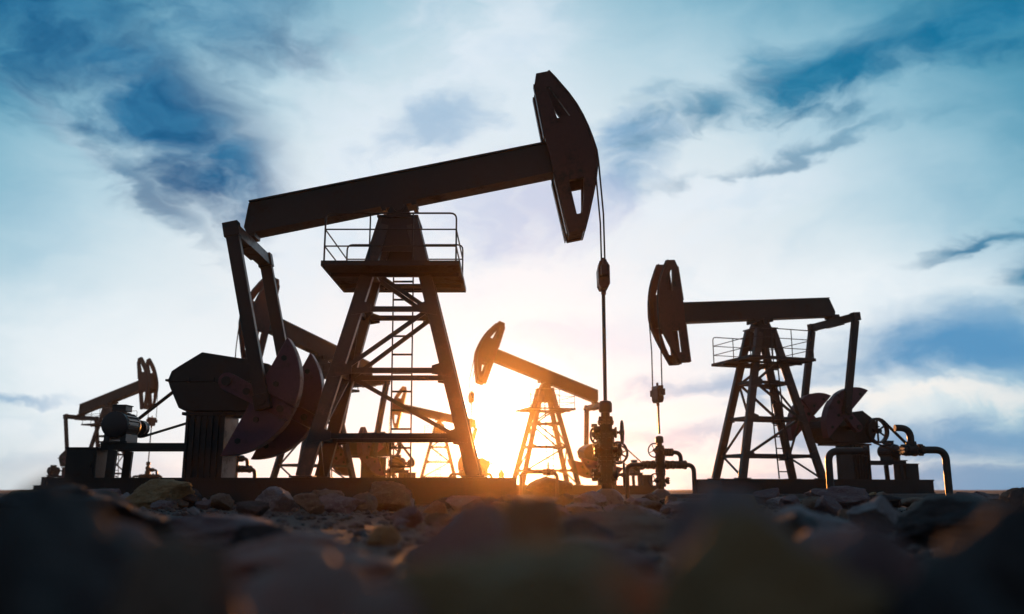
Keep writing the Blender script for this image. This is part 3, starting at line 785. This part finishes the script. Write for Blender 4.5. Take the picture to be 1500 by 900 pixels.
# ------------------------------------------------------------------ rocks
def rock_mesh(seed, sub, mat, sx=1.0, sy=1.0, sz=0.7, cuts=9, rough=1.0):
    rnd = random.Random(seed)
    bm = bmesh.new(); bmesh.ops.create_icosphere(bm, subdivisions=sub, radius=1.0)
    planes = []
    for i in range(cuts):
        n = Vector((rnd.gauss(0, 1), rnd.gauss(0, 1), rnd.gauss(0, 0.8))).normalized(); planes.append((n, rnd.uniform(0.42, 0.82)))
    off = Vector((rnd.uniform(-50, 50), rnd.uniform(-50, 50), rnd.uniform(-50, 50)))
    for v in bm.verts:
        p = v.co.copy()
        for n, d in planes:
            e = p.dot(n) - d
            if e > 0: p -= n * (e * 0.93)
        k = 0.16 * noise.noise(p * 1.6 + off) + 0.09 * noise.noise(p * 3.7 + off)
        if sub >= 4: k += 0.05 * noise.noise(p * 8 + off) + 0.03 * noise.noise(p * 17 + off) + 0.03 * abs(noise.noise(Vector((p.x * 2, p.y * 2, p.z * 9)) + off))
        p *= 1 + k * rough
        v.co = Vector((p.x * sx, p.y * sy, p.z * sz))
    me = bpy.data.meshes.new('rock'); bm.to_mesh(me); bm.free(); me.materials.append(mat)
    me.shade_smooth()
    try: me.set_sharp_from_angle(angle=rad(32))
    except Exception: pass
    # settle on z = 0
    zs = [v.co.z for v in me.vertices]; lo, hi = min(zs), max(zs); xs = [v.co.x for v in me.vertices]; ys = [v.co.y for v in me.vertices]
    cx, cy = (min(xs) + max(xs)) / 2, (min(ys) + max(ys)) / 2; w = max(xs) - min(xs); dd = max(ys) - min(ys)
    for v in me.vertices: v.co = Vector(((v.co.x - cx) / w, (v.co.y - cy) / dd, (v.co.z - lo) / (hi - lo)))
    return me


def rock(seed, x, y, w, d, h, mat, label, rz=0.0, sub=4, group=None, sink=0.12, me=None, ry=0.0, rough=1.0, cuts=9):
    me = me or rock_mesh(seed, sub, mat, rough=rough, cuts=cuts)
    o = link('rock', me, None, (x, y, gheight(x, y) - h * sink), (0, ry, rz)); o.scale = (w, d, h)
    tag(o, label, 'rock', group); return o


# (seed, x, y, width, depth, height, material, label)
BIG = [
    (11, -5.30, 13.6, 1.05, 0.8, 0.52, R_OLIVE, 'lumpy tan brown rock in front of the corrugated pedestal of the largest pumpjack'),
    (12, -6.20, 14.2, 0.55, 0.5, 0.34, R_BROWN, 'brown rock just left of the lumpy tan rock at the skid'),
    (13, -6.00, 12.6, 0.75, 0.5, 0.20, R_DARK, 'flat dark slab with a pale rim lying low at the left of the skid'),
    (14, -7.0, 13.8, 0.7, 0.5, 0.27, R_OLIVE, 'low tan stone at the left end of the row by the skid'),
    (15, -3.45, 13.4, 0.66, 0.5, 0.42, R_PALE, 'pale striped lavender rock before the mast foot of the largest pumpjack'),
    (16, -2.85, 13.6, 0.62, 0.5, 0.36, R_BROWN, 'round brown rock right of the pale striped rock'),
    (17, -1.95, 14.0, 0.75, 0.6, 0.53, R_BROWN, 'tall sunlit brown boulder at the middle of the long skid'),
    (18, -2.35, 14.3, 0.35, 0.3, 0.26, R_PURP, 'small purple stone wedged left of the tall brown boulder'),
    (19, 1.30, 15.2, 0.62, 0.5, 0.34, R_PALE, 'pale block with glowing edge left of the nearest wellhead base'),
    (20, 1.05, 13.2, 0.62, 0.5, 0.15, R_PALE, 'flat pale flake in front of the nearest wellhead base'),
    (21, 2.62, 17.4, 0.42, 0.35, 0.30, R_BROWN, 'square brown block right of the nearest wellhead base'),
    (22, 2.15, 11.4, 0.62, 0.45, 0.20, R_PALE, 'pale flake lying right of the nearest wellhead in front of the dark hump'),
    (23, 5.15, 14.3, 0.95, 0.8, 0.43, R_PURP, 'pointed roof shaped slab with one pale side before the right pumpjack'),
    (24, 4.35, 14.6, 0.50, 0.4, 0.24, R_PALE, 'grey stone left of the pointed slab'),
    (25, 6.1, 15.6, 0.55, 0.4, 0.32, R_OLIVE, 'tan stone right of the pointed slab'),
    (26, 6.15, 13.2, 0.50, 0.4, 0.26, R_PURP, 'purple stone with light top right of the tan stone'),
    (27, 6.75, 13.4, 0.75, 0.5, 0.36, R_PURP, 'triangular purple stone left of the big bent pipe foot'),
    (28, 8.7, 16.8, 0.60, 0.5, 0.34, R_PURP, 'dark block on the skyline right of the big bent pipe'),
    (29, 7.6, 14.4, 0.85, 0.6, 0.24, R_DARK, 'long flat stone below the dark block at the right'),
    (30, 1.7, 41.0, 2.2, 1.6, 1.05, R_DARK, 'pyramid shaped dark mound under the orange lit pumpjack'),
]
for s, x, y, w, d, h, mt, lb in BIG: rock(s, x, y, w, d, h, mt, lb, rz=(s * 0.7) % 1.2 - 0.6, sub=5 if y < 20 else 4)

# (seed, x, y, width, depth, top height, material, label)
FORE = [  # centre rocks get paler stone with flare put into colour; sides stay dark
    (51, -0.125, 1.85, 0.34, 0.24, 0.290, R_PINK_FLARE, 'blurred pink boulder with flare in its colour in the centre foreground below the sun'),
    (52, 0.025, 2.2, 0.27, 0.2, 0.296, R_OLIVE, 'blurred tan peak right of the pink boulder'),
    (53, 0.03, 1.12, 0.46, 0.26, 0.255, R_OLIVE, 'wide blurred tan rock with flare in its colour across the bottom centre'),
    (54, 0.265, 1.02, 0.42, 0.26, 0.290, R_OLIVE, 'large blurred dark tan hump at the bottom right of centre'),
    (55, 0.385, 1.50, 0.27, 0.2, 0.320, R_PALE, 'blurred pale tipped rock rising in front of the right mast foot'),
    (56, -0.56, 1.22, 0.36, 0.36, 0.326, R_DARK, 'black boulder filling the left edge of the foreground'),
    (57, -0.40, 1.10, 0.17, 0.2, 0.258, R_BROWN, 'dark rounded brown rock in the lower left foreground'),
    (58, -0.20, 1.08, 0.24, 0.2, 0.225, R_PINK_FLARE, 'low maroon rock at the bottom left of centre'),
    (59, 0.53, 1.38, 0.24, 0.2, 0.262, R_PURP, 'purple blurred rock at the lower right'),
    (60, 0.69, 1.22, 0.36, 0.36, 0.302, R_DARK, 'black rock mass closing the right edge of the foreground'),
    (61, -2.30, 4.6, 1.2, 0.8, 0.335, R_DARK, 'dark hump behind the black boulder at the far left'),
    (62, 1.45, 4.4, 0.80, 0.5, 0.235, R_PALE, 'blurred pale ridge rock in the right middle ground'),
    (63, -0.75, 3.2, 0.8, 0.6, 0.175, R_PINK_FLARE, 'broad flat maroon rock in the left middle ground'),
    (64, 0.62, 5.4, 1.0, 0.7, 0.19, R_BROWN, 'flat brown rock below the nearest wellhead'),
    (65, 2.75, 5.4, 1.1, 0.7, 0.285, R_DARK, 'dark rock ridge on the right skyline'),
    (66, -1.55, 4.8, 0.9, 0.6, 0.185, R_PURP, 'dusky purple rock in the left middle ground'),
    (67, 0.22, 2.7, 0.55, 0.5, 0.185, R_PURP, 'blurred dusky rock behind the wide tan rock'),
    (68, 0.95, 2.5, 0.5, 0.45, 0.205, R_PURP, 'blurred dusky rock between the purple and the black rocks at the right'),
    (69, -0.42, 1.75, 0.4, 0.35, 0.20, R_PINK_FLARE, 'blurred maroon rock left of the pink boulder'),
    (70, -0.95, 2.3, 0.5, 0.5, 0.235, R_PURP, 'dusky purple rock right of the black boulder'),
    (71, -0.05, 0.86, 0.3, 0.2, 0.19, R_BROWN, 'dim brown rock at the very bottom centre'),
    (72, 0.47, 0.95, 0.26, 0.25, 0.235, R_DARK, 'black rock at the bottom right below the purple one'),
    (73, -0.42, 0.85, 0.26, 0.22, 0.20, R_DARK, 'black rock at the bottom left corner'),
]
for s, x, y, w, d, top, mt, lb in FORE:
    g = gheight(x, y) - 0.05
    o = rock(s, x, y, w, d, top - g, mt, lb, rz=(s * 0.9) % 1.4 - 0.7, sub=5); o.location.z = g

mats = [R_PURP, R_BROWN, R_PURP, R_DARK, R_BROWN, R_PALE, R_OLIVE, R_DARK]
VAR = [rock_mesh(200 + i, 3, mats[i]) for i in range(8)]
VAR4 = [rock_mesh(230 + i, 4, mats[i]) for i in range(8)]
rn = random.Random(5)


NAMES = ['purple', 'brown', 'purple', 'dark', 'brown', 'pale', 'tan', 'dark']


def strew(n, xr, yr, smin, smax, label, group, four=True, pw=2.2):
    for i in range(n):
        x, y = rn.uniform(*xr), rn.uniform(*yr); t = rn.random() ** pw; sz = smin + (smax - smin) * t
        if abs(x / y - 0.105) < 0.022 and 11 < y < 19.8: x += 0.9
        j = rn.randrange(8); size = 'small' if t < 0.25 else ('middling' if t < 0.6 else 'large')
        rock(0, x, y, sz, sz * rn.uniform(0.6, 1.0), sz * rn.uniform(0.4, 0.75), None, size + ' ' + NAMES[j] + ' ' + label, rn.uniform(0, 6.28), group=group, me=(VAR4 if four else VAR)[j], ry=rn.uniform(-.15, .15))


strew(52, (-8.6, 0.2), (12.3, 16.0), 0.22, 0.66, 'loose stone in the rubble strip along the front of the longest skid', 'stones along the longest skid', True, 1.3)
strew(14, (-8.6, 0.2), (16.0, 18.6), 0.15, 0.34, 'loose stone in the rubble strip along the front of the longest skid', 'stones along the longest skid')
strew(40, (0.3, 4.6), (10.5, 19.5), 0.12, 0.44, 'loose stone in the rubble around the nearest wellhead base', 'stones round the nearest wellhead')
strew(46, (4.4, 10.5), (11.5, 21.5), 0.18, 0.66, 'loose stone in the dark rubble before the right pumpjack', 'stones before the right pumpjack', True, 1.5)
strew(56, (-4.6, 4.8), (4.0, 11.0), 0.10, 0.42, 'loose stone, blurred, in the middle of the foreground rubble', 'stones of the blurred foreground', True, 1.5)
strew(22, (7.5, 8.8), (12.5, 15.0), 0.3, 0.65, 'loose stone on the right skyline past the bent pipe', 'stones on the right skyline', True, 0.9)
strew(26, (-16, -7.5), (13, 30), 0.2, 0.65, 'loose stone on the skyline at the far left', 'stones at the far left', True, 1.5)


def gravel():
    m_v, m_f = [], []; r2 = random.Random(9)
    base = rock_mesh(300, 1, R_PURP); bv = [v.co.copy() for v in base.vertices]; bf = [tuple(p.vertices) for p in base.polygons]
    for i in range(9000):
        t = r2.random() ** 1.4; y = 2.0 + 24 * t; x = r2.uniform(-0.75, 0.75) * (y + 2)
        if abs(y - 20) < 1.1 and -9.7 < x < 0.2: continue
        s = r2.uniform(0.02, 0.11) * (0.5 + 0.5 * min(1, y / 12)); a = r2.uniform(0, 6.28); c, sn = math.cos(a), math.sin(a); g = gheight(x, y) - s * 0.12
        o = len(m_v); hh = s * r2.uniform(0.4, 0.8)
        m_v += [(x + s * (v.x * c - v.y * sn), y + s * (v.x * sn + v.y * c), g + v.z * hh) for v in bv]
        m_f += [tuple(k + o for k in f) for f in bf]
    me = bpy.data.meshes.new('gravel'); me.from_pydata(m_v, [], m_f)
    me.materials.append(rock_material('gravel_stone', (0.11, 0.075, 0.065), (0.17, 0.12, 0.11), (0.24, 0.19, 0.18), 0.4))
    tag(link('gravel', me), 'fine grey brown gravel strewn over the ground between the rocks', 'gravel', kind='stuff')


gravel()

# ------------------------------------------------------------------ haze volume added to give the orange veil of lens flare
def haze():
    m = bpy.data.materials.new('haze'); m.use_nodes = True; nt = m.node_tree; nt.nodes.clear()
    v = nt.nodes.new('ShaderNodeVolumePrincipled'); v.inputs['Color'].default_value = (1.0, 0.80, 0.60, 1)
    v.inputs['Density'].default_value = 0.00032; v.inputs['Anisotropy'].default_value = 0.925
    o = nt.nodes.new('ShaderNodeOutputMaterial'); nt.links.new(v.outputs[0], o.inputs['Volume'])
    ob = link('haze', MB().box(-431, 431, -421, 440, -1.6, 11.5).mesh('haze', m)); ob['kind'] = 'stuff'
    ob['label'] = 'thin haze added to give the orange flare round the low sun'; ob['category'] = 'haze'


haze()
